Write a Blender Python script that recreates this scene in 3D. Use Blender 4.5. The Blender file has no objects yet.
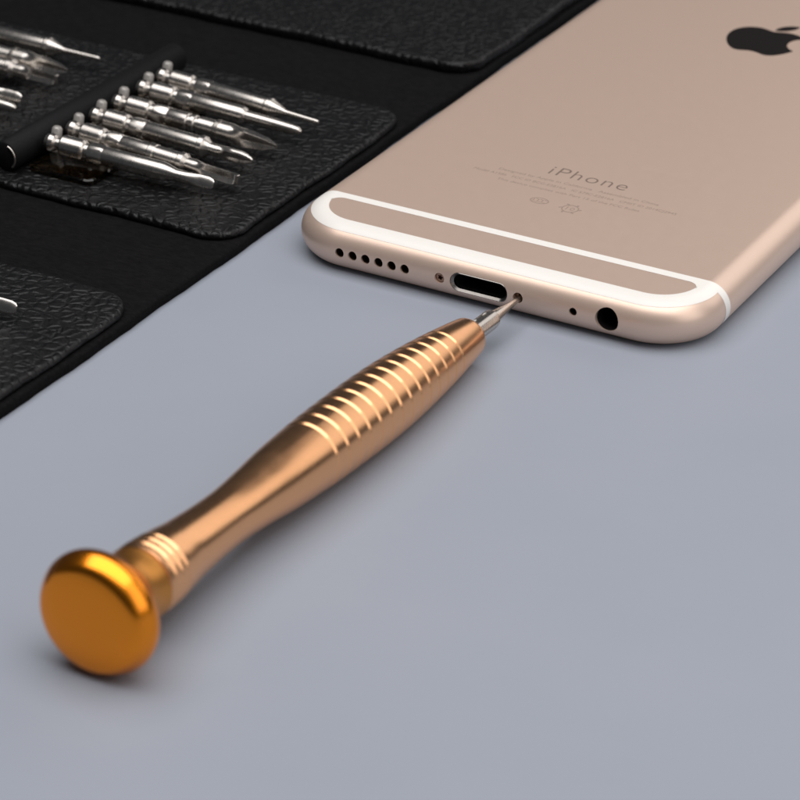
import bpy, bmesh, math, random
from mathutils import Vector, Matrix

# ---------------------------------------------------------------- camera, light, exposure
# all lengths below are millimetres; S turns them into scene units (1 unit = 1 cm)
S = 0.1
scene = bpy.context.scene
COL = scene.collection
random.seed(7)

CAM_POS = (165.3115354, -322.04370396, 181.49152781)
CAM_F = (-0.42480103, 0.76962466, -0.47667805)
CAM_R = (0.87298221, 0.48766178, 0.00938326)
CAM_U = (-0.23967925, 0.41214544, 0.87902787)
cam = bpy.data.cameras.new('camera')
cam_o = bpy.data.objects.new('camera', cam)
COL.objects.link(cam_o)
m = Matrix.Identity(4)
for i in range(3):
    m[i][0] = CAM_R[i]; m[i][1] = CAM_U[i]; m[i][2] = -CAM_F[i]; m[i][3] = CAM_POS[i] * S
cam_o.matrix_world = m
cam.sensor_width = 36.0
cam.lens = 2846.85 / 800 * 36
cam.clip_start = 0.1
cam.clip_end = 5000
cam.dof.use_dof = True
focus = Vector((-2, 4, 4)) - Vector(CAM_POS)
cam.dof.focus_distance = focus.dot(Vector(CAM_F)) * S
cam.dof.aperture_fstop = 0.42
cam.dof.aperture_blades = 0
scene.camera = cam_o

world = bpy.data.worlds.new('World')
scene.world = world
world.use_nodes = True
wb = world.node_tree.nodes['Background']
wb.inputs['Color'].default_value = (0.80, 0.88, 1.0, 1)
wb.inputs['Strength'].default_value = 0.045

scene.view_settings.view_transform = 'Standard'
scene.view_settings.look = 'None'
scene.view_settings.exposure = 0.0
scene.view_settings.gamma = 1.0


def area(name, pos, target, sx, sy, power, color=(1, 1, 1)):
    l = bpy.data.lights.new(name, 'AREA')
    l.shape = 'RECTANGLE'; l.size = sx * S; l.size_y = sy * S
    l.energy = power; l.color = color
    o = bpy.data.objects.new(name, l); COL.objects.link(o)
    o.location = Vector(pos) * S
    d = Vector(target) - Vector(pos)
    o.rotation_euler = d.to_track_quat('-Z', 'Y').to_euler()
    return o


# the studio softboxes: a wide one behind the phone, a big one overhead, one on the right
area('softbox_back', (250, 500, 330), (100, 0, 60), 720, 360, 9000, (1.0, 0.955, 0.92))
area('softbox_overhead', (10, -70, 620), (10, -70, 0), 900, 600, 53000, (1.0, 0.985, 0.975))
area('softbox_side', (600, -110, 350), (0, -60, 20), 460, 540, 11500, (1.0, 0.96, 0.92))

# ---------------------------------------------------------------- materials


def new_mat(name):
    mt = bpy.data.materials.new(name)
    mt.use_nodes = True
    nt = mt.node_tree
    b = nt.nodes['Principled BSDF']
    return mt, nt, b


def simple(name, col, rough, metal=0.0, spec=0.5, noise=None, bump=None, coat=0.0):
    """Principled with fine procedural variation of colour / roughness and an optional fine bump."""
    mt, nt, b = new_mat(name)
    b.inputs['Base Color'].default_value = (*col, 1)
    b.inputs['Roughness'].default_value = rough
    b.inputs['Metallic'].default_value = metal
    b.inputs['Specular IOR Level'].default_value = spec
    b.inputs['Coat Weight'].default_value = coat
    tc = nt.nodes.new('ShaderNodeTexCoord')
    if noise:
        sc, amt = noise
        n = nt.nodes.new('ShaderNodeTexNoise'); n.inputs['Scale'].default_value = sc; n.inputs['Detail'].default_value = 5
        nt.links.new(tc.outputs['Object'], n.inputs['Vector'])
        mr = nt.nodes.new('ShaderNodeMapRange')
        mr.inputs['To Min'].default_value = max(0.02, rough - amt); mr.inputs['To Max'].default_value = min(1, rough + amt)
        nt.links.new(n.outputs['Fac'], mr.inputs['Value'])
        nt.links.new(mr.outputs['Result'], b.inputs['Roughness'])
    if bump:
        sc, st, dist = bump
        n2 = nt.nodes.new('ShaderNodeTexNoise'); n2.inputs['Scale'].default_value = sc; n2.inputs['Detail'].default_value = 3
        nt.links.new(tc.outputs['Object'], n2.inputs['Vector'])
        bp = nt.nodes.new('ShaderNodeBump'); bp.inputs['Strength'].default_value = st; bp.inputs['Distance'].default_value = dist
        nt.links.new(n2.outputs['Fac'], bp.inputs['Height'])
        nt.links.new(bp.outputs['Normal'], b.inputs['Normal'])
    return mt


M = {}
M['gold_body'] = simple('anodised_rose_gold', (0.81, 0.61, 0.50), 0.40, 0.55, 0.5, (6, 0.03), (900, 0.05, 0.0005))
M['band'] = simple('white_antenna_plastic', (0.90, 0.865, 0.82), 0.35, 0, 0.5, (8, 0.03))
M['glass'] = simple('front_cover_glass', (0.75, 0.68, 0.60), 0.12, 0, 0.5, (3, 0.02))
M['black'] = simple('port_black', (0.012, 0.010, 0.010), 0.5, 0, 0.3, (30, 0.1))
M['mesh_brown'] = simple('speaker_mesh', (0.03, 0.018, 0.012), 0.6, 0, 0.3, (200, 0.2))
M['port_ring'] = simple('port_steel_ring', (0.25, 0.23, 0.215), 0.28, 1, 0.5, (20, 0.05))
M['ink'] = simple('grey_print', (0.25, 0.185, 0.155), 0.5, 0.3, 0.4, (20, 0.05))
M['ink_light'] = simple('faint_grey_print', (0.47, 0.35, 0.29), 0.5, 0.4, 0.4, (20, 0.05))
M['logo'] = simple('emblem_dark_reflection', (0.014, 0.011, 0.011), 0.3, 0.0, 0.2, (10, 0.05))  # dark base colour stands in for the polished metal's dark reflection
M['screw'] = simple('dark_gold_screw', (0.35, 0.22, 0.16), 0.35, 1, 0.5, (40, 0.1))
M['steel'] = simple('bit_steel', (0.60, 0.56, 0.52), 0.28, 1, 0.5, (12, 0.05))
M['cap_gold'] = simple('orange_gold_anodised_cap', (0.97, 0.305, 0.016), 0.25, 1, 0.5, (5, 0.03), None, 0.3)
M['collar_gold'] = simple('toned_down_cap_gold', (0.66, 0.29, 0.07), 0.36, 1, 0.5, (5, 0.04))  # cap gold darkened on the neck, muting its highlight by colour
M['handle_gold'] = simple('rose_gold_anodised_handle', (0.88, 0.465, 0.235), 0.25, 1, 0.5, (5, 0.04))
M['engrave'] = simple('engraved_glint', (0.75, 0.73, 0.70), 0.6, 0.2, 0.4, (20, 0.05))  # pale colour stands in for light caught by the engraving

# felt lining
mt, nt, b = new_mat('black_suede_lining')
b.inputs['Base Color'].default_value = (0.0075, 0.0075, 0.008, 1)
b.inputs['Roughness'].default_value = 0.95
b.inputs['Specular IOR Level'].default_value = 0.08
tc = nt.nodes.new('ShaderNodeTexCoord')
n = nt.nodes.new('ShaderNodeTexNoise'); n.inputs['Scale'].default_value = 14; n.inputs['Detail'].default_value = 9; n.inputs['Roughness'].default_value = 0.75
mp = nt.nodes.new('ShaderNodeMapping'); mp.inputs['Scale'].default_value = (0.5, 1.3, 1)
nt.links.new(tc.outputs['Object'], mp.inputs['Vector']); nt.links.new(mp.outputs['Vector'], n.inputs['Vector'])
cr = nt.nodes.new('ShaderNodeValToRGB')
cr.color_ramp.elements[0].position = 0.35; cr.color_ramp.elements[0].color = (0.004, 0.004, 0.0045, 1)
cr.color_ramp.elements[1].position = 0.75; cr.color_ramp.elements[1].color = (0.013, 0.012, 0.0125, 1)
nt.links.new(n.outputs['Fac'], cr.inputs['Fac']); nt.links.new(cr.outputs['Color'], b.inputs['Base Color'])
bp = nt.nodes.new('ShaderNodeBump'); bp.inputs['Strength'].default_value = 0.7; bp.inputs['Distance'].default_value = 0.05
nt.links.new(n.outputs['Fac'], bp.inputs['Height']); nt.links.new(bp.outputs['Normal'], b.inputs['Normal'])
M['suede'] = mt

# pebbled leather
mt, nt, b = new_mat('black_pebbled_leather')
b.inputs['Base Color'].default_value = (0.0045, 0.0045, 0.005, 1)
b.inputs['Roughness'].default_value = 0.42
b.inputs['Specular IOR Level'].default_value = 0.33
tc = nt.nodes.new('ShaderNodeTexCoord')
nz = nt.nodes.new('ShaderNodeTexNoise'); nz.inputs['Scale'].default_value = 5; nz.inputs['Detail'].default_value = 4
nt.links.new(tc.outputs['Object'], nz.inputs['Vector'])
mixv = nt.nodes.new('ShaderNodeVectorMath'); mixv.operation = 'MULTIPLY_ADD'
mixv.inputs[1].default_value = (0.13, 0.13, 0.1)
nt.links.new(nz.outputs['Color'], mixv.inputs[0]); nt.links.new(tc.outputs['Object'], mixv.inputs[2])
mp = nt.nodes.new('ShaderNodeMapping'); mp.inputs['Scale'].default_value = (5.2, 6.4, 0.6); mp.inputs['Rotation'].default_value = (0, 0, 0.3)
nt.links.new(mixv.outputs[0], mp.inputs['Vector'])
vo = nt.nodes.new('ShaderNodeTexVoronoi'); vo.feature = 'DISTANCE_TO_EDGE'; vo.inputs['Scale'].default_value = 1.0
nt.links.new(mp.outputs['Vector'], vo.inputs['Vector'])
vr = nt.nodes.new('ShaderNodeMapRange'); vr.interpolation_type = 'SMOOTHSTEP'
vr.inputs['From Max'].default_value = 0.34
nt.links.new(vo.outputs['Distance'], vr.inputs['Value'])
n2 = nt.nodes.new('ShaderNodeTexNoise'); n2.inputs['Scale'].default_value = 30; n2.inputs['Detail'].default_value = 6
nt.links.new(tc.outputs['Object'], n2.inputs['Vector'])
ad = nt.nodes.new('ShaderNodeMath'); ad.operation = 'MULTIPLY_ADD'; ad.inputs[1].default_value = 0.35
nt.links.new(n2.outputs['Fac'], ad.inputs[0]); nt.links.new(vr.outputs['Result'], ad.inputs[2])
bp = nt.nodes.new('ShaderNodeBump'); bp.inputs['Strength'].default_value = 0.8; bp.inputs['Distance'].default_value = 0.03
nt.links.new(ad.outputs[0], bp.inputs['Height']); nt.links.new(bp.outputs['Normal'], b.inputs['Normal'])
M['leather'] = mt

# smooth black strap leather
M['strap'] = simple('black_strap_leather', (0.006, 0.006, 0.0065), 0.6, 0, 0.15, (20, 0.1), (40, 0.4, 0.02))

# clear bit-holder plastic
mt, nt, b = new_mat('smoky_clear_plastic')
b.inputs['Base Color'].default_value = (0.42, 0.27, 0.12, 1)
b.inputs['Roughness'].default_value = 0.08
b.inputs['Transmission Weight'].default_value = 1.0
b.inputs['IOR'].default_value = 1.46
M['clear'] = mt
M['peg'] = simple('frosted_plastic_peg', (0.34, 0.32, 0.30), 0.3, 0.2, 0.5, (15, 0.05))

# grey matte table
mt, nt, b = new_mat('matte_grey_table')
tc = nt.nodes.new('ShaderNodeTexCoord')
n = nt.nodes.new('ShaderNodeTexNoise'); n.inputs['Scale'].default_value = 0.35; n.inputs['Detail'].default_value = 6
nt.links.new(tc.outputs['Object'], n.inputs['Vector'])
cr = nt.nodes.new('ShaderNodeValToRGB')
cr.color_ramp.elements[0].position = 0.3; cr.color_ramp.elements[0].color = (0.300, 0.328, 0.385, 1)
cr.color_ramp.elements[1].position = 0.7; cr.color_ramp.elements[1].color = (0.318, 0.340, 0.395, 1)
nt.links.new(n.outputs['Fac'], cr.inputs['Fac']); nt.links.new(cr.outputs['Color'], b.inputs['Base Color'])
b.inputs['Roughness'].default_value = 0.62
b.inputs['Specular IOR Level'].default_value = 0.35
n3 = nt.nodes.new('ShaderNodeTexNoise'); n3.inputs['Scale'].default_value = 60; n3.inputs['Detail'].default_value = 4
nt.links.new(tc.outputs['Object'], n3.inputs['Vector'])
bp = nt.nodes.new('ShaderNodeBump'); bp.inputs['Strength'].default_value = 0.06; bp.inputs['Distance'].default_value = 0.01
nt.links.new(n3.outputs['Fac'], bp.inputs['Height']); nt.links.new(bp.outputs['Normal'], b.inputs['Normal'])
M['table'] = mt

# ---------------------------------------------------------------- helpers


class MB:
    """Collects vertices (mm, world) and faces, and links them as one mesh object."""

    def __init__(self):
        self.v = []; self.f = []

    def ring(self, pts):
        i0 = len(self.v); self.v += [Vector(p) for p in pts]
        return list(range(i0, len(self.v)))

    def bridge(self, a, b, closed=True):
        n = len(a)
        for i in range(n if closed else n - 1):
            j = (i + 1) % n
            self.f.append((a[i], a[j], b[j], b[i]))

    def cap(self, a, flip=False):
        self.f.append(tuple(reversed(a)) if flip else tuple(a))

    def loft(self, rings, closed=True, cap0=True, cap1=True):
        rs = [self.ring(r) for r in rings]
        for a, b_ in zip(rs, rs[1:]):
            self.bridge(a, b_, closed)
        if cap0: self.cap(rs[0], True)
        if cap1: self.cap(rs[-1])
        return rs

    def build(self, name, mat, parent=None, origin=(0, 0, 0), sharp=35, xf=None):
        me = bpy.data.meshes.new(name)
        o0 = Vector(origin)
        pts = [(xf @ p if xf else p) for p in self.v]
        me.from_pydata([(p - o0) * S for p in pts], [], self.f)
        me.materials.append(mat)
        finish(me, sharp)
        o = bpy.data.objects.new(name, me); COL.objects.link(o)
        if parent is not None:
            o.parent = parent
        else:
            o.location = o0 * S
        return o


def finish(me, sharp=35):
    bm = bmesh.new(); bm.from_mesh(me)
    bmesh.ops.recalc_face_normals(bm, faces=bm.faces)
    lim = math.radians(sharp)
    for e in bm.edges:
        if len(e.link_faces) == 2:
            e.smooth = e.calc_face_angle(0) < lim
    for f in bm.faces:
        f.smooth = True
    bm.to_mesh(me); bm.free()


def empty(name, loc, label=None, cat=None, group=None):
    o = bpy.data.objects.new(name, None); COL.objects.link(o)
    o.location = Vector(loc) * S
    o.empty_display_size = 0.3
    return tag(o, label, cat, group)


def tag(o, label=None, cat=None, group=None, kind=None):
    if label: o['label'] = label
    if cat: o['category'] = cat
    if group: o['group'] = group
    if kind: o['kind'] = kind
    return o


def rrect(x0, x1, y0, y1, r, n=12, seg=None, z=0.0):
    """Rounded rectangle outline, counter-clockwise; seg = longest straight step."""
    pts = []
    cs = [(x1 - r, y0 + r, -90), (x1 - r, y1 - r, 0), (x0 + r, y1 - r, 90), (x0 + r, y0 + r, 180)]
    for cx, cy, a0 in cs:
        arc = [(cx + r * math.cos(math.radians(a0 + 90 * k / n)), cy + r * math.sin(math.radians(a0 + 90 * k / n))) for k in range(n + 1)]
        pts += arc
    if seg:
        out = []
        for i, p in enumerate(pts):
            q = pts[(i + 1) % len(pts)]
            out.append(p)
            L = math.dist(p, q)
            k = int(L // seg)
            if L > seg * 2:
                for t in range(1, k):
                    out.append((p[0] + (q[0] - p[0]) * t / k, p[1] + (q[1] - p[1]) * t / k))
        pts = out
    return [(x, y, z) for x, y in pts]


def axis_frame(p0, p1, roll=0.0):
    """Matrix taking local (x, y, t along z) to the world with z along p0 -> p1."""
    z = (Vector(p1) - Vector(p0)).normalized()
    x = Vector((0, 0, 1)).cross(z).normalized()
    y = z.cross(x)
    c, s = math.cos(roll), math.sin(roll)
    X = c * x + s * y; Y = -s * x + c * y
    mt4 = Matrix.Identity(4)
    for i in range(3):
        mt4[i][0] = X[i]; mt4[i][1] = Y[i]; mt4[i][2] = z[i]; mt4[i][3] = p0[i]
    return mt4


def lathe(prof, n=64, shape=None, cap0=True, cap1=True):
    """prof: list of (t, r); shape(t, r, angle) -> (x, y) overrides the round section."""
    mb = MB()
    rings = []
    for t, r in prof:
        rg = []
        for k in range(n):
            a = 2 * math.pi * k / n
            if shape:
                x, y = shape(t, r, a)
            else:
                x, y = r * math.cos(a), r * math.sin(a)
            rg.append((x, y, t))
        rings.append(rg)
    mb.loft(rings, cap0=cap0, cap1=cap1)
    return mb


def smooth_profile(keys, step):
    """Catmull-Rom through (t, r) keys."""
    out = []
    ks = [keys[0]] + list(keys) + [keys[-1]]
    for i in range(1, len(ks) - 2):
        p0, p1, p2, p3 = ks[i - 1], ks[i], ks[i + 1], ks[i + 2]
        L = p2[0] - p1[0]; n = max(1, int(L / step))
        m1 = (p2[1] - p0[1]) / max(1e-6, p2[0] - p0[0]) * L
        m2 = (p3[1] - p1[1]) / max(1e-6, p3[0] - p1[0]) * L
        for k in range(n):
            u = k / n
            h = (2*u**3 - 3*u**2 + 1) * p1[1] + (u**3 - 2*u**2 + u) * m1 + (-2*u**3 + 3*u**2) * p2[1] + (u**3 - u**2) * m2
            out.append((p1[0] + L * u, h))
    out.append(keys[-1])
    return out


# ---------------------------------------------------------------- the setting: the table top
mb = MB()
mb.loft([[(-700, -700, 0), (700, -700, 0), (700, 420, 0), (-700, 420, 0)]], cap0=False, cap1=True)
tag(mb.build('table_surface', M['table']), kind='structure')

# ---------------------------------------------------------------- the phone
W, LEN, T, E, RC = 67.0, 138.1, 6.9, 3.45, 10.0
phone = empty('smartphone', (0, LEN / 2, 0), 'rose gold smartphone lying face down beside the black tool case', 'phone')
PO = (0, LEN / 2, 0)


def prof(a, off=0.0):
    """Inset from the outline and height of the rounded edge at profile angle a (0 = middle of the side)."""
    return E - (E + off) * math.cos(a), E + (E + off) * math.sin(a)


def outline(d, z, seg=1.5, n=20):
    return rrect(-W/2 + d, W/2 - d, d, LEN - d, RC - d, n, seg, z)


mb = MB()
rings = []
A0 = -math.asin((E - 0.75) / E)
NA = 26
for k in range(NA + 1):
    a = A0 + (math.pi / 2 - A0) * k / NA
    d, z = prof(a)
    rings.append(rrect(-W/2 + d, W/2 - d, d, LEN - d, RC - d, 20, None, z))
# straight runs get the same subdivision on every ring
def subdiv(r, parts=(24, 40, 24, 40)):
    out = []; c = 21
    for q in range(4):
        arc = r[q * c:(q + 1) * c]; nxt = r[((q + 1) % 4) * c]
        out += arc
        p = arc[-1]
        for t in range(1, parts[q]):
            u = t / parts[q]
            out.append(tuple(p[i] + (nxt[i] - p[i]) * u for i in range(3)))
    return out
parts_n = (40, 30, 40, 30)
rings = [subdiv(r, parts_n) for r in rings]
rings.append(subdiv(rrect(-W/2 + E + .5, W/2 - E - .5, E + .5, LEN - E - .5, RC - E - .5, 20, None, T), parts_n))
rings.insert(0, subdiv(rrect(-W/2 + 4, W/2 - 4, 4, LEN - 4, RC - 4, 20, None, 0.75), parts_n))
mb.loft(rings)
body = mb.build('body', M['gold_body'], phone, PO, sharp=50)

# holes in the bottom edge, cut for real
SCREW_X, JACK_X, MIC_X = 6.27, 20.1, 14.9
SPK_X = [-22.75 + 2.16 * i for i in range(6)]
cut = MB()


def round_hole(cx, r, depth, n=32):
    rg = [[(cx + r * math.cos(2*math.pi*k/n), y, E + r * math.sin(2*math.pi*k/n)) for k in range(n)] for y in (-1.5, depth)]
    cut.loft(rg)


def stadium(cx, hw, hh, y, n=16):
    p = []
    for k in range(n + 1):
        a = -math.pi/2 + math.pi * k / n
        p.append((cx + hw - hh + hh * math.cos(a), y, E + hh * math.sin(a)))
    for k in range(n + 1):
        a = math.pi/2 + math.pi * k / n
        p.append((cx - hw + hh + hh * math.cos(a), y, E + hh * math.sin(a)))
    return p


for x in SPK_X: round_hole(x, 0.72, 1.8)
round_hole(-SCREW_X, 0.78, 1.2)
round_hole(SCREW_X, 0.78, 1.6)
round_hole(MIC_X, 0.6, 1.2)
round_hole(JACK_X, 1.78, 6.0, 48)
cut.loft([stadium(0, 4.62, 1.5, -1.5), stadium(0, 4.62, 1.5, 7.0)])
cutter = cut.build('hole_cutter', M['black'], None, PO)
cutter.location = body.location + phone.location
bpy.context.view_layer.update()
md = body.modifiers.new('holes', 'BOOLEAN')
md.operation = 'DIFFERENCE'; md.solver = 'EXACT'; md.object = cutter
bpy.context.view_layer.update()
dg = bpy.context.evaluated_depsgraph_get()
me = bpy.data.meshes.new_from_object(body.evaluated_get(dg))
body.modifiers.clear(); body.data = me; me.name = 'body'
bpy.data.objects.remove(cutter, do_unlink=True)
while len(me.materials) > 1: me.materials.pop()
for pl in me.polygons: pl.material_index = 0
finish(me, 40)

# front glass under the body
mb = MB()
gr = []
for k in range(9):
    a = k / 8 * math.pi / 2
    d = 1.36 + 1.4 * (1 - math.sin(a)); z = 0.02 + 0.66 * math.sin(a)
    gr.append(subdiv(rrect(-W/2 + d, W/2 - d, d, LEN - d, RC - d, 20, None, z), parts_n))
mb.loft(gr)
mb.build('front_glass', M['glass'], phone, PO)


def liner(name, cx, r, y0, y1, mat, n=32):
    """A dark cup inside a hole: side wall and bottom, a hair inside the metal."""
    lm = MB()
    R_ = r - 0.02
    c = lambda y, q: [(cx + q * math.cos(2*math.pi*k/n), y, E + q * math.sin(2*math.pi*k/n)) for k in range(n)]
    lm.loft([c(y0, R_), c(y1, R_)], cap0=False, cap1=True)
    return lm.build(name, mat, phone, PO)


for x in SPK_X: liner('speaker_hole', x, 0.72, 0.32, 1.7, M['mesh_brown'])
liner('microphone_hole', MIC_X, 0.6, 0.25, 1.1, M['mesh_brown'])
liner('headphone_jack', JACK_X, 1.78, 0.62, 5.9, M['black'], 48)

# pentalobe screws
for sx, yd in ((-SCREW_X, 0.35), (SCREW_X, 0.95)):
    s = MB()
    n = 60
    def lobe(q, y, amp):
        return [(sx + q * (1 + amp * math.cos(5*2*math.pi*k/n)) * math.cos(2*math.pi*k/n), y, E + q * (1 + amp * math.cos(5*2*math.pi*k/n)) * math.sin(2*math.pi*k/n)) for k in range(n)]
    s.loft([lobe(0.74, yd + .25, 0), lobe(0.74, yd + .06, 0), lobe(0.68, yd, 0), lobe(0.36, yd, 0.22), lobe(0.34, yd + .5, 0.22)], cap0=False, cap1=True)
    s.build('screw', M['screw'], phone, PO)

# charging port: steel ring, dark socket
mb = MB()
mb.loft([stadium(0, 4.60, 1.48, 0.5), stadium(0, 4.60, 1.48, 0.28), stadium(0, 4.54, 1.42, 0.20), stadium(0, 4.50, 1.38, 0.20), stadium(0, 4.20, 1.08, 0.52), stadium(0, 4.20, 1.08, 1.6)], cap0=False, cap1=False)
port = mb.build('charging_port', M['port_ring'], phone, PO)
mb = MB()
mb.loft([stadium(0, 4.18, 1.06, 1.0), stadium(0, 4.18, 1.06, 6.8)], cap0=False, cap1=True)
s = mb.build('socket', M['black'], port, PO)
# its parent sits at the phone's origin, so no offset is needed

# antenna band: the line across the back, the band hugging the bottom edge, the ends wrapping the sides
OFF = 0.03
LY0, LY1 = 10.45, 12.05
D0, D1 = 1.45, 4.1


def surf(x, y, nx, ny, d):
    """Point at inset d from outline point (x, y) with outward normal (nx, ny), on the rounded edge or the flat back."""
    if d < E:
        a = math.acos(max(-1, min(1, (E - d) / E)))
        dd, z = prof(a, OFF)
        return (x - nx * dd, y - ny * dd, z)
    return (x - nx * d, y - ny * d, T + OFF)


path = []
for k in range(3): path.append((-W/2, LY1 - (LY1 - RC) * k / 2, -1, 0))
for k in range(1, 33):
    a = math.pi + math.pi/2 * k / 32
    path.append((-W/2 + RC + RC * math.cos(a), RC + RC * math.sin(a), math.cos(a), math.sin(a)))
for k in range(1, 41):
    path.append((-W/2 + RC + (W - 2*RC) * k / 40, 0, 0, -1))
for k in range(1, 33):
    a = 1.5*math.pi + math.pi/2 * k / 32
    path.append((W/2 - RC + RC * math.cos(a), RC + RC * math.sin(a), math.cos(a), math.sin(a)))
for k in range(1, 3): path.append((W/2, RC + (LY1 - RC) * k / 2, 1, 0))
mb = MB()
ND = 14
rows = [mb.ring([surf(*p, D0 + (D1 - D0) * k / ND) for p in path]) for k in range(ND + 1)]
for a_, b_ in zip(rows, rows[1:]): mb.bridge(a_, b_, closed=False)
xs = [-W/2 + D1 + (W - 2*D1) * k / 30 for k in range(31)]
r0 = mb.ring([(x, LY0, T + OFF) for x in xs]); r1 = mb.ring([(x, LY1, T + OFF) for x in xs])
mb.bridge(r0, r1, closed=False)
for sgn in (-1, 1):
    # inner corner fillets
    cx, cy, rf = sgn * (W/2 - D1), LY0, 1.7
    fan = [(cx, cy, T + OFF)]
    for k in range(9):
        a = math.pi/2 * k / 8
        fan.append((cx - sgn * rf * (1 - math.sin(a)), cy - rf * (1 - math.cos(a)), T + OFF))
    ids = mb.ring(fan)
    for k in range(1, 9): mb.f.append((ids[0], ids[k], ids[k + 1]))
    # wrap down the side
    aa0 = math.acos((E - D0) / E); wr0 = []; wr1 = []
    for k in range(15):
        a = aa0 + (A0 * 0.93 - aa0) * k / 14
        d, z = prof(a, OFF)
        wr0.append((sgn * (W/2 - d), LY0, z)); wr1.append((sgn * (W/2 - d), LY1, z))
    i0 = mb.ring(wr0); i1 = mb.ring(wr1); mb.bridge(i0, i1, closed=False)
mb.build('antenna_band', M['band'], phone, PO)


def text_mesh(name, body_text, width, cx, cy, mat, height=None, offset=0.0, z=T + 0.012, spacing=1.0):
    cu = bpy.data.curves.new(name, 'FONT')
    cu.body = body_text; cu.align_x = 'CENTER'; cu.align_y = 'CENTER'
    cu.size = 1.0; cu.offset = offset; cu.extrude = 0.0; cu.space_character = spacing
    cu.resolution_u = 6
    to = bpy.data.objects.new(name, cu); COL.objects.link(to)
    bpy.context.view_layer.update()
    dg_ = bpy.context.evaluated_depsgraph_get()
    me_ = bpy.data.meshes.new_from_object(to.evaluated_get(dg_))
    bpy.data.objects.remove(to, do_unlink=True)
    xs_ = [v.co.x for v in me_.vertices]; ys_ = [v.co.y for v in me_.vertices]
    k = width / (max(xs_) - min(xs_)); ky = k if height is None else height / (max(ys_) - min(ys_))
    mx = (max(xs_) + min(xs_)) / 2; my = (max(ys_) + min(ys_)) / 2
    for v in me_.vertices:
        v.co = Vector(((v.co.x - mx) * k + cx - PO[0], (v.co.y - my) * ky + cy - PO[1], z)) * S
    me_.name = name; me_.materials.clear(); me_.materials.append(mat)
    o = bpy.data.objects.new(name, me_); COL.objects.link(o); o.parent = phone
    return o


text_mesh('model_name_lettering', 'iPhone', 12.8, 0.3, 35.2, M['ink'], 2.9, -0.012, spacing=1.12)
text_mesh('fine_print_line', 'Designed by Apple in California   Assembled in China', 26.5, 0.1, 31.6, M['ink_light'], 0.95)
text_mesh('fine_print_line', 'Model A1586   FCC ID BCG-E2816A   IC 579C-E2816A   CMIIT ID 2014CJ2945', 33.5, 0.2, 29.9, M['ink_light'], 0.95)
text_mesh('fine_print_line', 'This device complies with Part 15 of the FCC Rules', 23.5, 0.0, 28.2, M['ink_light'], 0.9)

# two little regulatory emblems under the fine print
def annulus(mb_, cx, cy, ro, ri, n=40, sx=1.0):
    a_ = mb_.ring([(cx + sx * ro * math.cos(2*math.pi*k/n), cy + ro * math.sin(2*math.pi*k/n), T + .012) for k in range(n)])
    b_ = mb_.ring([(cx + sx * ri * math.cos(2*math.pi*k/n), cy + ri * math.sin(2*math.pi*k/n), T + .012) for k in range(n)])
    mb_.bridge(a_, b_)
def bar(mb_, x0, y0, x1, y1, w):
    d = Vector((x1 - x0, y1 - y0, 0)).normalized(); nn = Vector((-d.y, d.x, 0)) * w / 2
    p = [Vector((x0, y0, T + .012)), Vector((x1, y1, T + .012))]
    i = mb_.ring([p[0] + nn, p[1] + nn, p[1] - nn, p[0] - nn]); mb_.cap(i)
mb = MB(); annulus(mb, -2.6, 24.2, 1.05, 0.88, sx=1.45)
for q in (-0.75, -0.05, 0.65):
    bar(mb, -2.6 + q - .2, 24.2 - .45, -2.6 + q - .2, 24.2 + .45, .16); bar(mb, -2.6 + q, 24.65, -2.6 + q + .4, 24.65, .16); bar(mb, -2.6 + q, 23.75, -2.6 + q + .4, 23.75, .16)
mb.build('approval_mark', M['ink_light'], phone, PO)
mb = MB(); annulus(mb, 2.6, 23.9, 1.35, 1.12, 30); annulus(mb, 2.95, 23.9, .5, .34, 24, .7)
bar(mb, 2.05, 23.35, 2.05, 24.45, .18)
for k in range(6):
    a = k * math.pi / 3; bar(mb, 2.6 + 1.36 * math.cos(a), 23.9 + 1.36 * math.sin(a), 2.6 + 1.75 * math.cos(a + .2), 23.9 + 1.75 * math.sin(a + .2), .3)
mb.build('approval_mark', M['ink_light'], phone, PO)

# the bitten-fruit emblem, outline in cubic curves (y down), scaled on to the back
def cubics(start, segs, n=14):
    pts = [start]; p = start
    for c in segs:
        p1 = (p[0] + c[0], p[1] + c[1]); p2 = (p[0] + c[2], p[1] + c[3]); p3 = (p[0] + c[4], p[1] + c[5])
        for k in range(1, n + 1):
            u = k / n; w = 1 - u
            pts.append((w**3*p[0] + 3*w*w*u*p1[0] + 3*w*u*u*p2[0] + u**3*p3[0], w**3*p[1] + 3*w*w*u*p1[1] + 3*w*u*u*p2[1] + u**3*p3[1]))
        p = p3
    return pts
fruit = cubics((318.7, 268.7), [(-.2, -36.7, 16.4, -64.4, 50, -84.8), (-18.8, -26.9, -47.2, -41.7, -84.7, -44.6), (-35.5, -2.8, -74.3, 20.7, -88.5, 20.7),
    (-15, 0, -49.4, -19.7, -76.4, -19.7), (-55.8, .9, -115.1, 44.5, -115.1, 133.2), (0, 26.2, 4.8, 53.3, 14.4, 81.2), (12.8, 36.7, 59, 126.7, 107.2, 125.2),
    (25.2, -.6, 43, -17.9, 75.8, -17.9), (31.8, 0, 48.3, 17.9, 76.4, 17.9), (48.6, -.7, 90.4, -82.5, 102.6, -119.3), (-65.2, -30.7, -61.7, -90, -61.7, -91.9)])
leafp = cubics((262.1, 104.5), [(27.3, -32.4, 24.8, -61.9, 24, -72.5), (-24.1, 1.4, -52, 16.4, -67.9, 34.9), (-17.5, 19.8, -27.8, 44.3, -25.6, 71.9), (26.1, 2, 49.9, -11.4, 69.5, -34.3)])
LK = 12.6 / 376.0
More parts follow.
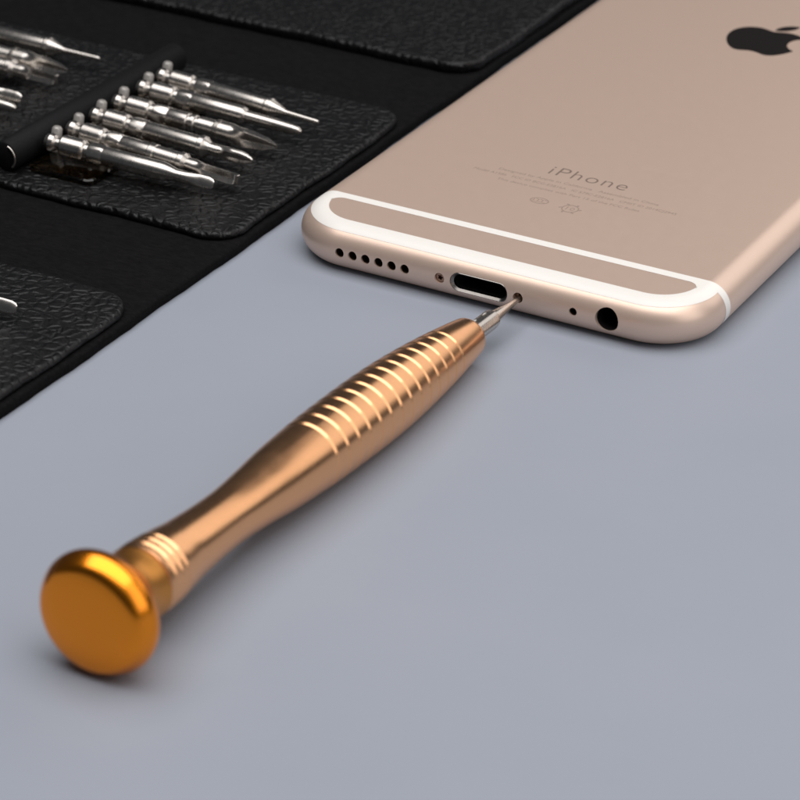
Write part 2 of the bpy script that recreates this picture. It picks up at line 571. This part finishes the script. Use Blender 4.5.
def emblem(name, pts, parent):
    q = [((x - 192) * LK + 0.6, 101.3 - (y - 300) * LK, 0) for x, y in pts[:-1]]
    e = MB()
    a_ = e.ring([(x, y, T + .03) for x, y, _ in q]); b_ = e.ring([(x, y, T - .1) for x, y, _ in q])
    e.bridge(a_, b_); e.cap(a_)
    return e.build(name, M['logo'], parent, PO)
em = emblem('fruit_emblem', fruit, phone)
emblem('emblem_leaf', leafp, em)

# ---------------------------------------------------------------- the screwdriver in hand-tool gold
P_CAP = Vector((5.6, -104.79, 7.75))
P_TIP = Vector((6.33, 0.55, 3.22))
AX = (P_TIP - P_CAP).normalized()
DL = (P_TIP - P_CAP).length
driver = empty('precision_screwdriver', (P_CAP.x, P_CAP.y, 0), 'rose gold ribbed screwdriver with orange cap, its tip in the phone', 'screwdriver')
DO = (P_CAP.x, P_CAP.y, 0)
XF = axis_frame(P_CAP, P_TIP)

# swivel cap: gently domed face, wide bevel, flared skirt
cap_keys = [(-0.2, 0.05), (-0.15, 2.0), (0.0, 4.2), (0.2, 5.9), (0.36, 6.35), (0.62, 6.72), (1.1, 7.1), (1.7, 7.44), (2.2, 7.64), (2.8, 7.72), (3.4, 7.62), (4.0, 7.3), (4.5, 6.8), (5.2, 6.0), (5.9, 5.3), (6.6, 4.9), (6.75, 4.6)]
collar_keys = [(6.7, 4.55), (6.8, 4.8), (7.6, 4.62), (8.8, 4.5), (10.0, 4.52), (10.5, 4.56), (10.65, 4.4)]
c = lathe(smooth_profile(cap_keys, 0.12), 96)
c.build('swivel_cap', M['cap_gold'], driver, DO, 40, XF)

lathe(smooth_profile(collar_keys, 0.12), 96).build('collar', M['collar_gold'], driver, DO, 40, XF)

# handle: collar rings, waist, ribbed grip, nose
TS = 2.3
keys = [(8.5, 4.35), (8.6, 4.5), (9.4, 4.6), (12.2, 4.46), (13.0, 4.36), (14.5, 4.2), (17, 3.9), (20.5, 3.66), (24, 3.52), (28, 3.52), (33, 3.85), (38, 4.3), (43, 4.6), (48, 4.8), (54, 4.92), (60, 4.95), (66, 4.82), (72, 4.48), (78, 3.98), (82, 3.55), (85.5, 3.12), (87.5, 2.84)]
keys = [(t + TS, r) for t, r in keys]
base = smooth_profile(keys, 0.25)
RINGS = [TS + 45.3 + (79.7 - 45.3) * i / 13 for i in range(14)] + [TS + 9.7, TS + 10.9, TS + 12.1]
grip = []
for t, r in base:
    if any(abs(t - g) < 0.52 for g in RINGS): continue
    grip.append((t, r))
def base_r(t):
    for (a_, ra), (b_, rb) in zip(base, base[1:]):
        if a_ <= t <= b_: return ra + (rb - ra) * (t - a_) / max(1e-9, b_ - a_)
    return base[-1][1]
for g in RINGS:
    r = base_r(g)
    for dt, dr in ((-0.42, 0.0), (-0.30, 0.0), (-0.20, -0.19), (-0.14, -0.20), (0.06, -0.10), (0.26, 0.0), (0.48, 0.0)):
        grip.append((g + dt, base_r(g + dt) + dr))
grip.sort()
grip += [(TS + 87.75, 2.72), (TS + 87.85, 2.5), (TS + 87.85, 1.5)]
h = lathe(grip, 128)
h.build('handle', M['handle_gold'], driver, DO, 20, XF)

# the steel bit held in the nose
sh = [(94.6, 1.38), (94.9, 1.2), (95.2, 1.0), (97.0, 0.82), (98.6, 0.62), (100.2, 0.46)]
def hexish(t, r, a):
    if t > TS + 95.5: return r * math.cos(a), r * math.sin(a)
    q = (a % (math.pi / 3)) - math.pi / 6
    k = min(1.0, 0.985 * math.cos(math.pi / 6) / math.cos(q) * 1.1)
    return r * k * math.cos(a), r * k * math.sin(a)
b_ = lathe([(TS + 86.5 + .4 * i, 1.42) for i in range(20)] + [(TS + t, r) for t, r in sh] + [(DL - 0.6, 0.38), (DL + 0.35, 0.36)], 48, hexish)
bit_in = b_.build('shaft', M['steel'], driver, DO, 25, XF)
# engraved size marks on the shaft, lying along it
mb = MB()
up = Vector((-0.42, -0.3, 0.85)); up = (up - AX * up.dot(AX)).normalized(); sd = AX.cross(up)
def mark(t0, t1, s0, s1):
    pts_ = []
    for t, s_ in ((t0, s0), (t1, s0), (t1, s1), (t0, s1)):
        hgt = math.sqrt(max(0.0, 1.45**2 - s_**2)); pts_.append(P_CAP + AX * (t + TS) + sd * s_ + up * hgt)
    mb.cap(mb.ring(pts_))
for grp in (((89.4, 89.6, -.5, .5), (89.6, 90.4, .3, .5), (89.6, 90.4, -.1, .1), (90.4, 90.6, -.1, .5)), ((92.4, 92.6, -.5, .5), (92.6, 93.2, -.5, -.3), (92.6, 93.2, .3, .5), (93.2, 93.4, -.5, .5))):
    mb = MB()
    for q in grp: mark(*q)
    mb.build('engraved_mark', M['engrave'], driver, DO)

# ---------------------------------------------------------------- the tool case
CX0, CX1, CY0, CY1 = -190.0, -39.0, -120.0, 190.0
case = empty('tool_case', (-115, 30, 0), 'open black leather tool case with suede lining, left of the phone', 'tool case')
CO = (-115, 30, 0)


def slab(x0, x1, y0, y1, z0, z1, rc, er, wob=0.0, seg=2.0, under=0.25, seed=1):
    """Soft-edged sheet with rounded corners, a rounded top edge and a slightly wavy outline."""
    rnd = random.Random(seed)
    ph = [rnd.uniform(0, 6.28) for _ in range(6)]
    sb = MB()
    rings_ = []
    lv = [(under, z0), (0.05, z0 + 0.25), (0.0, z1 - er)] + [(er * (1 - math.cos(a)), z1 - er + er * math.sin(a)) for a in [math.pi/2 * k / 6 for k in range(1, 7)]] + [(er + 1.5, z1)]
    basep = rrect(x0, x1, y0, y1, rc, 10, seg)
    # outward normals from a slightly smaller copy
    n = len(basep)
    nor = []
    for i in range(n):
        p, q = Vector(basep[i - 1]), Vector(basep[(i + 1) % n])
        t = (q - p).normalized(); nor.append(Vector((t.y, -t.x, 0)))
    for d, z in lv:
        rg = []
        for i, p in enumerate(basep):
            w = wob * (math.sin(p[0] * .21 + p[1] * .17 + ph[0]) + .6 * math.sin(p[0] * .53 - p[1] * .47 + ph[1]) + .4 * math.sin(p[1] * 1.3 + p[0] * 1.1 + ph[2]))
            q = Vector(p) - nor[i] * (d + w)
            rg.append((q.x, q.y, z + 0.4 * w * (z - z0) / max(.1, z1 - z0)))
        rings_.append(rg)
    sb.loft(rings_)
    return sb


slab(CX0, CX1, CY0, CY1, 0.0, 1.7, 6, 0.5, 0.10).build('lining_panel', M['suede'], case, CO, 60)
for i, (y0, y1, z1) in enumerate(((-79.0, -26.0, 3.0), (-3.2, 52.0, 3.0), (72.5, 128.0, 3.6))):
    slab(-186, -39.9, y0, y1, 1.72, z1, 5.5, 0.7, 0.14, seed=i + 3).build('leather_pocket', M['leather'], case, CO, 60)

# ---------------------------------------------------------------- the bit holder: dark spine, clear tray, pegs
HX, HY0, HY1 = -82.2, 0.0, 48.0
holder = empty('bit_holder', (HX, 28, 3.0), 'black ridge with clear clips holding the row of steel bits', 'bit holder')
HO = (HX, 28, 3.0)
mb = MB()
n = 32
rg = []
for y, q in ((HY0, 0.86), (HY0 + .3, 1.0), (HY1 - .3, 1.0), (HY1, 0.86)):
    rg.append([(HX + 2.3 * q * math.cos(2*math.pi*k/n), y, 3.0 + 2.5 + 2.5 * q * math.sin(2*math.pi*k/n)) for k in range(n)])
mb.loft(rg)
mb.build('spine', M['strap'], holder, HO, 60)
glintp = [(2.0 + .16 * math.cos(q), .16 * math.sin(q)) for q in [2*math.pi*k/10 for k in range(10)]]
mb = MB()
rr_ = [[(HX + R0 * math.cos(2*math.pi*k/40), HY0 - .1 + tt, 5.5 + R0 * math.sin(2*math.pi*k/40)) for k in [v * .32 - 5 for v in range(40)]] for R0, tt in glintp + glintp[:1]]
mb.loft(rr_, closed=False, cap0=False, cap1=False)
mb.build('end_glint', M['steel'], holder, HO, 60)  # thin steel arc added to imitate the highlight on the spine's end
BITY = [6.2, 12.1, 18.4, 24.7, 31.8, 37.4]
PITCH = 6.2
mb = MB()
lv = [(0, 3.05), (0, 3.7), (0.25, 3.95)]
rg = []
for d, z in lv:
    rg.append(rrect(-79.6 + d, -67.5 - d, HY0 + 1.8 + d, 36.5 - d, 1.5 - d, 8, None, z))
mb.loft(rg)
mb.build('clear_tray', M['clear'], holder, HO)
for i, y in enumerate([v + 2.6 for v in BITY]):
    pg = lathe([(0, .95), (2.2, .9), (3.6, .8), (3.9, .55), (4.0, .1)], 20)
    pg.build('peg', M['peg'], holder, HO, 40, axis_frame((-79.2, y, 3.97), (-78.7, y + .8, 9)))

for y in [v + 3.1 for v in BITY[:-1]]:
    cl = MB()
    cl.loft([rrect(-77.4 + d, -70.5 - d, y - .75 + d, y + .75 - d, .5, 5, None, z) for d, z in ((0, 3.97), (0, 5.3), (.12, 5.8), (.35, 6.0))])
    cl.build('clip_rib', M['peg'], holder, HO, 40)

# ---------------------------------------------------------------- the bits
BITGROUP = 'steel screwdriver bits in the tool case'


def bit(kind, tail, tip, label, roll=0.0, rb=1.35):
    L = (Vector(tip) - Vector(tail)).length
    root = empty('screwdriver_bit', tail, label, 'screwdriver bit', BITGROUP)
    XFb = axis_frame(tail, tip, roll)
    # shank: the hex end with its grooves
    shank = [(0, .9), (.25, 1.25), (.9, 1.45), (1.6, 1.3), (2.0, .95), (2.6, .95), (2.9, 1.5), (3.2, 1.65), (6.6, 1.65), (6.9, 1.5), (7.1, 1.25), (7.7, 1.25), (7.9, 1.5), (8.2, 1.62), (10.2, 1.62), (10.5, 1.45)]
    def hx(t, r, a):
        if 8.1 < t < 10.3:
            q = (a % (math.pi/3)) - math.pi/6
            k = math.cos(math.pi/6) / math.cos(q) * 1.07
            k = min(1.0, k)
            return r * k * math.cos(a), r * k * math.sin(a)
        return r * math.cos(a), r * math.sin(a)
    lathe(shank, 48, hx).build('shank', M['steel'], root, tail, 25, XFb)
    # body and working tip
    if kind == 'needle':
        bd = [(10.3, rb * .92), (10.6, rb), (21.0, rb), (21.3, rb * 1.12), (22.0, rb * 1.12), (22.4, rb * .95), (24.6, .55)]
        tp = [(24.5, .55), (25.0, .5), (L - .4, .42), (L, .3)]; shp = None
    elif kind == 'pin':
        bd = [(10.3, rb * .92), (10.6, rb), (19.5, rb), (20.0, rb * .9), (20.4, 1.0)]
        tp = [(20.3, 1.0), (25, .98), (27, .92), (L - 1.6, .85), (L - .7, .7), (L - .2, .4), (L, .15)]; shp = None
    elif kind == 'cross':
        bd = [(10.3, rb * .92), (10.6, rb), (14.0, rb), (14.2, rb * .85), (14.6, rb * .85), (14.8, rb), (15.4, rb), (15.6, rb * .85), (16.0, rb * .85), (16.2, rb), (19.0, rb), (19.3, rb * 1.18), (20.0, rb * 1.22)]
        R2 = rb * 1.15
        tp = [(19.9, R2), (23.5, R2), (25.0, R2), (L - 2.0, R2 * .72), (L - .6, R2 * .38), (L, R2 * .25)]
        def shp(t, r, a):
            k = min(1, max(0, (t - 22) / 3)); w = 1 - .42 * k * abs(math.sin(2 * a)) ** .8
            return r * w * math.cos(a), r * w * math.sin(a)
    elif kind == 'flute':
        bd = [(10.3, rb * .92), (10.6, rb), (20.2, rb), (20.4, rb * 1.15), (21.2, rb * 1.15), (21.6, rb * .9), (22.2, 1.0)]
        tp = [(22.1, 1.0), (24.0, 1.02), (25.5, 1.15), (27.5, 1.15), (L - 1.2, .95), (L - .3, .55), (L, .3)]
        def shp(t, r, a):
            k = min(1, max(0, (t - 24) / 2)); w = 1 - .5 * k * abs(math.sin(2 * a)) ** .9
            return r * w * math.cos(a), r * w * math.sin(a)
    elif kind == 'star':
        bd = [(10.3, rb * .92), (10.6, rb), (15.5, rb), (15.7, rb * 1.1), (16.6, rb * 1.1), (16.8, rb), (21.0, rb), (21.2, rb * 1.12), (22.0, rb * 1.12), (22.6, 1.15)]
        tp = [(22.5, 1.15), (25, 1.2), (L - 1.0, 1.2), (L - .1, 1.1), (L, .95)]
        def shp(t, r, a):
            k = min(1, max(0, (t - 24.0) / 2)); w = 1 - .42 * k * abs(math.sin(2 * a)) ** .7
            return r * w * math.cos(a), r * w * math.sin(a)
    else:   # flat blade
        bd = [(10.3, rb * .92), (10.6, rb), (20.5, rb), (21.2, rb * .95), (23.0, .95)]
        tp = [(22.9, .95), (24.5, .92), (26.0, .96), (27.5, 1.02), (L - .9, 1.0), (L - .25, .78), (L, .5)]
        def shp(t, r, a):
            k = min(1, max(0, (t - 24) / 3.0)); return r * math.cos(a), r * (1 - .72 * k) * math.sin(a)
    tpp = []
    for (t0, r0_), (t1, r1_) in zip(tp, tp[1:]):
        nn = max(1, int((t1 - t0) / .3))
        tpp += [(t0 + (t1 - t0) * k / nn, r0_ + (r1_ - r0_) * k / nn) for k in range(nn)]
    tpp.append(tp[-1])
    lathe(bd, 40).build('shaft', M['steel'], root, tail, 25, XFb)
    lathe(tpp, 48, shp).build('tip', M['steel'], root, tail, 28, XFb)
    return root


ZT, ZP = 6.6, 5.2
XT = -78.7
front = [
    ('flat', 6.2, -49.3, 7.9, 'steel flat blade bit nearest the lower edge of the pocket', 1.05, 1.5),
    ('star', 12.1, -47.3, 11.2, 'steel bit with square star end, second up from the pocket edge', 0.4, 1.5),
    ('flute', 18.4, -49.0, 18.4, 'steel bit with collar and oval fluted tip, third in the row', 0.8, 1.5),
    ('cross', 24.7, -48.6, 24.9, 'steel bit with the thickest cross head tip and a grooved shaft', 0.6, 1.45),
    ('pin', 31.6, -48.3, 32.0, 'steel bit with long slim rounded tip beside the needle bit', 0.0, 1.5),
    ('needle', 37.4, -47.9, 36.6, 'steel bit with thin needle tip, farthest of the front row', 0.0, 1.5)]
for kind, y, tx, ty, lab, rl, rb in front:
    bit(kind, (XT, y, ZT), (tx, ty, ZP), lab, rl, rb)
for kind, tail, tip, lab in [
    ('needle', (-124.5, 39.8, 6.2), (-93.0, 41.4, 5.2), 'sharp pointed steel bit behind the black ridge, top left'),
    ('cross', (-124.5, 33.4, 6.2), (-94.6, 34.2, 5.2), 'cross head steel bit just below the sharp pointed one, top left'),
    ('star', (-124.2, 28.6, 6.2), (-94.0, 30.2, 5.2), 'bright square ended steel bit pointing at the black ridge'),
    ('flat', (-124.5, 20.0, 6.2), (-94.0, 20.6, 5.2), 'steel bit end at the left photo edge above the black ridge'),
    ('pin', (-122.5, 16.6, 6.2), (-92.4, 17.0, 5.2), 'lowest steel bit end at the left photo edge beside the ridge'),
    ('flat', (-80.5, -41.6, 6.0), (-50.6, -40.6, 4.9), 'lone flat steel bit tip on the lower left leather pocket')]:
    bit(kind, tail, tip, lab, 1.05 if kind == 'flat' else 0.5, 1.5)
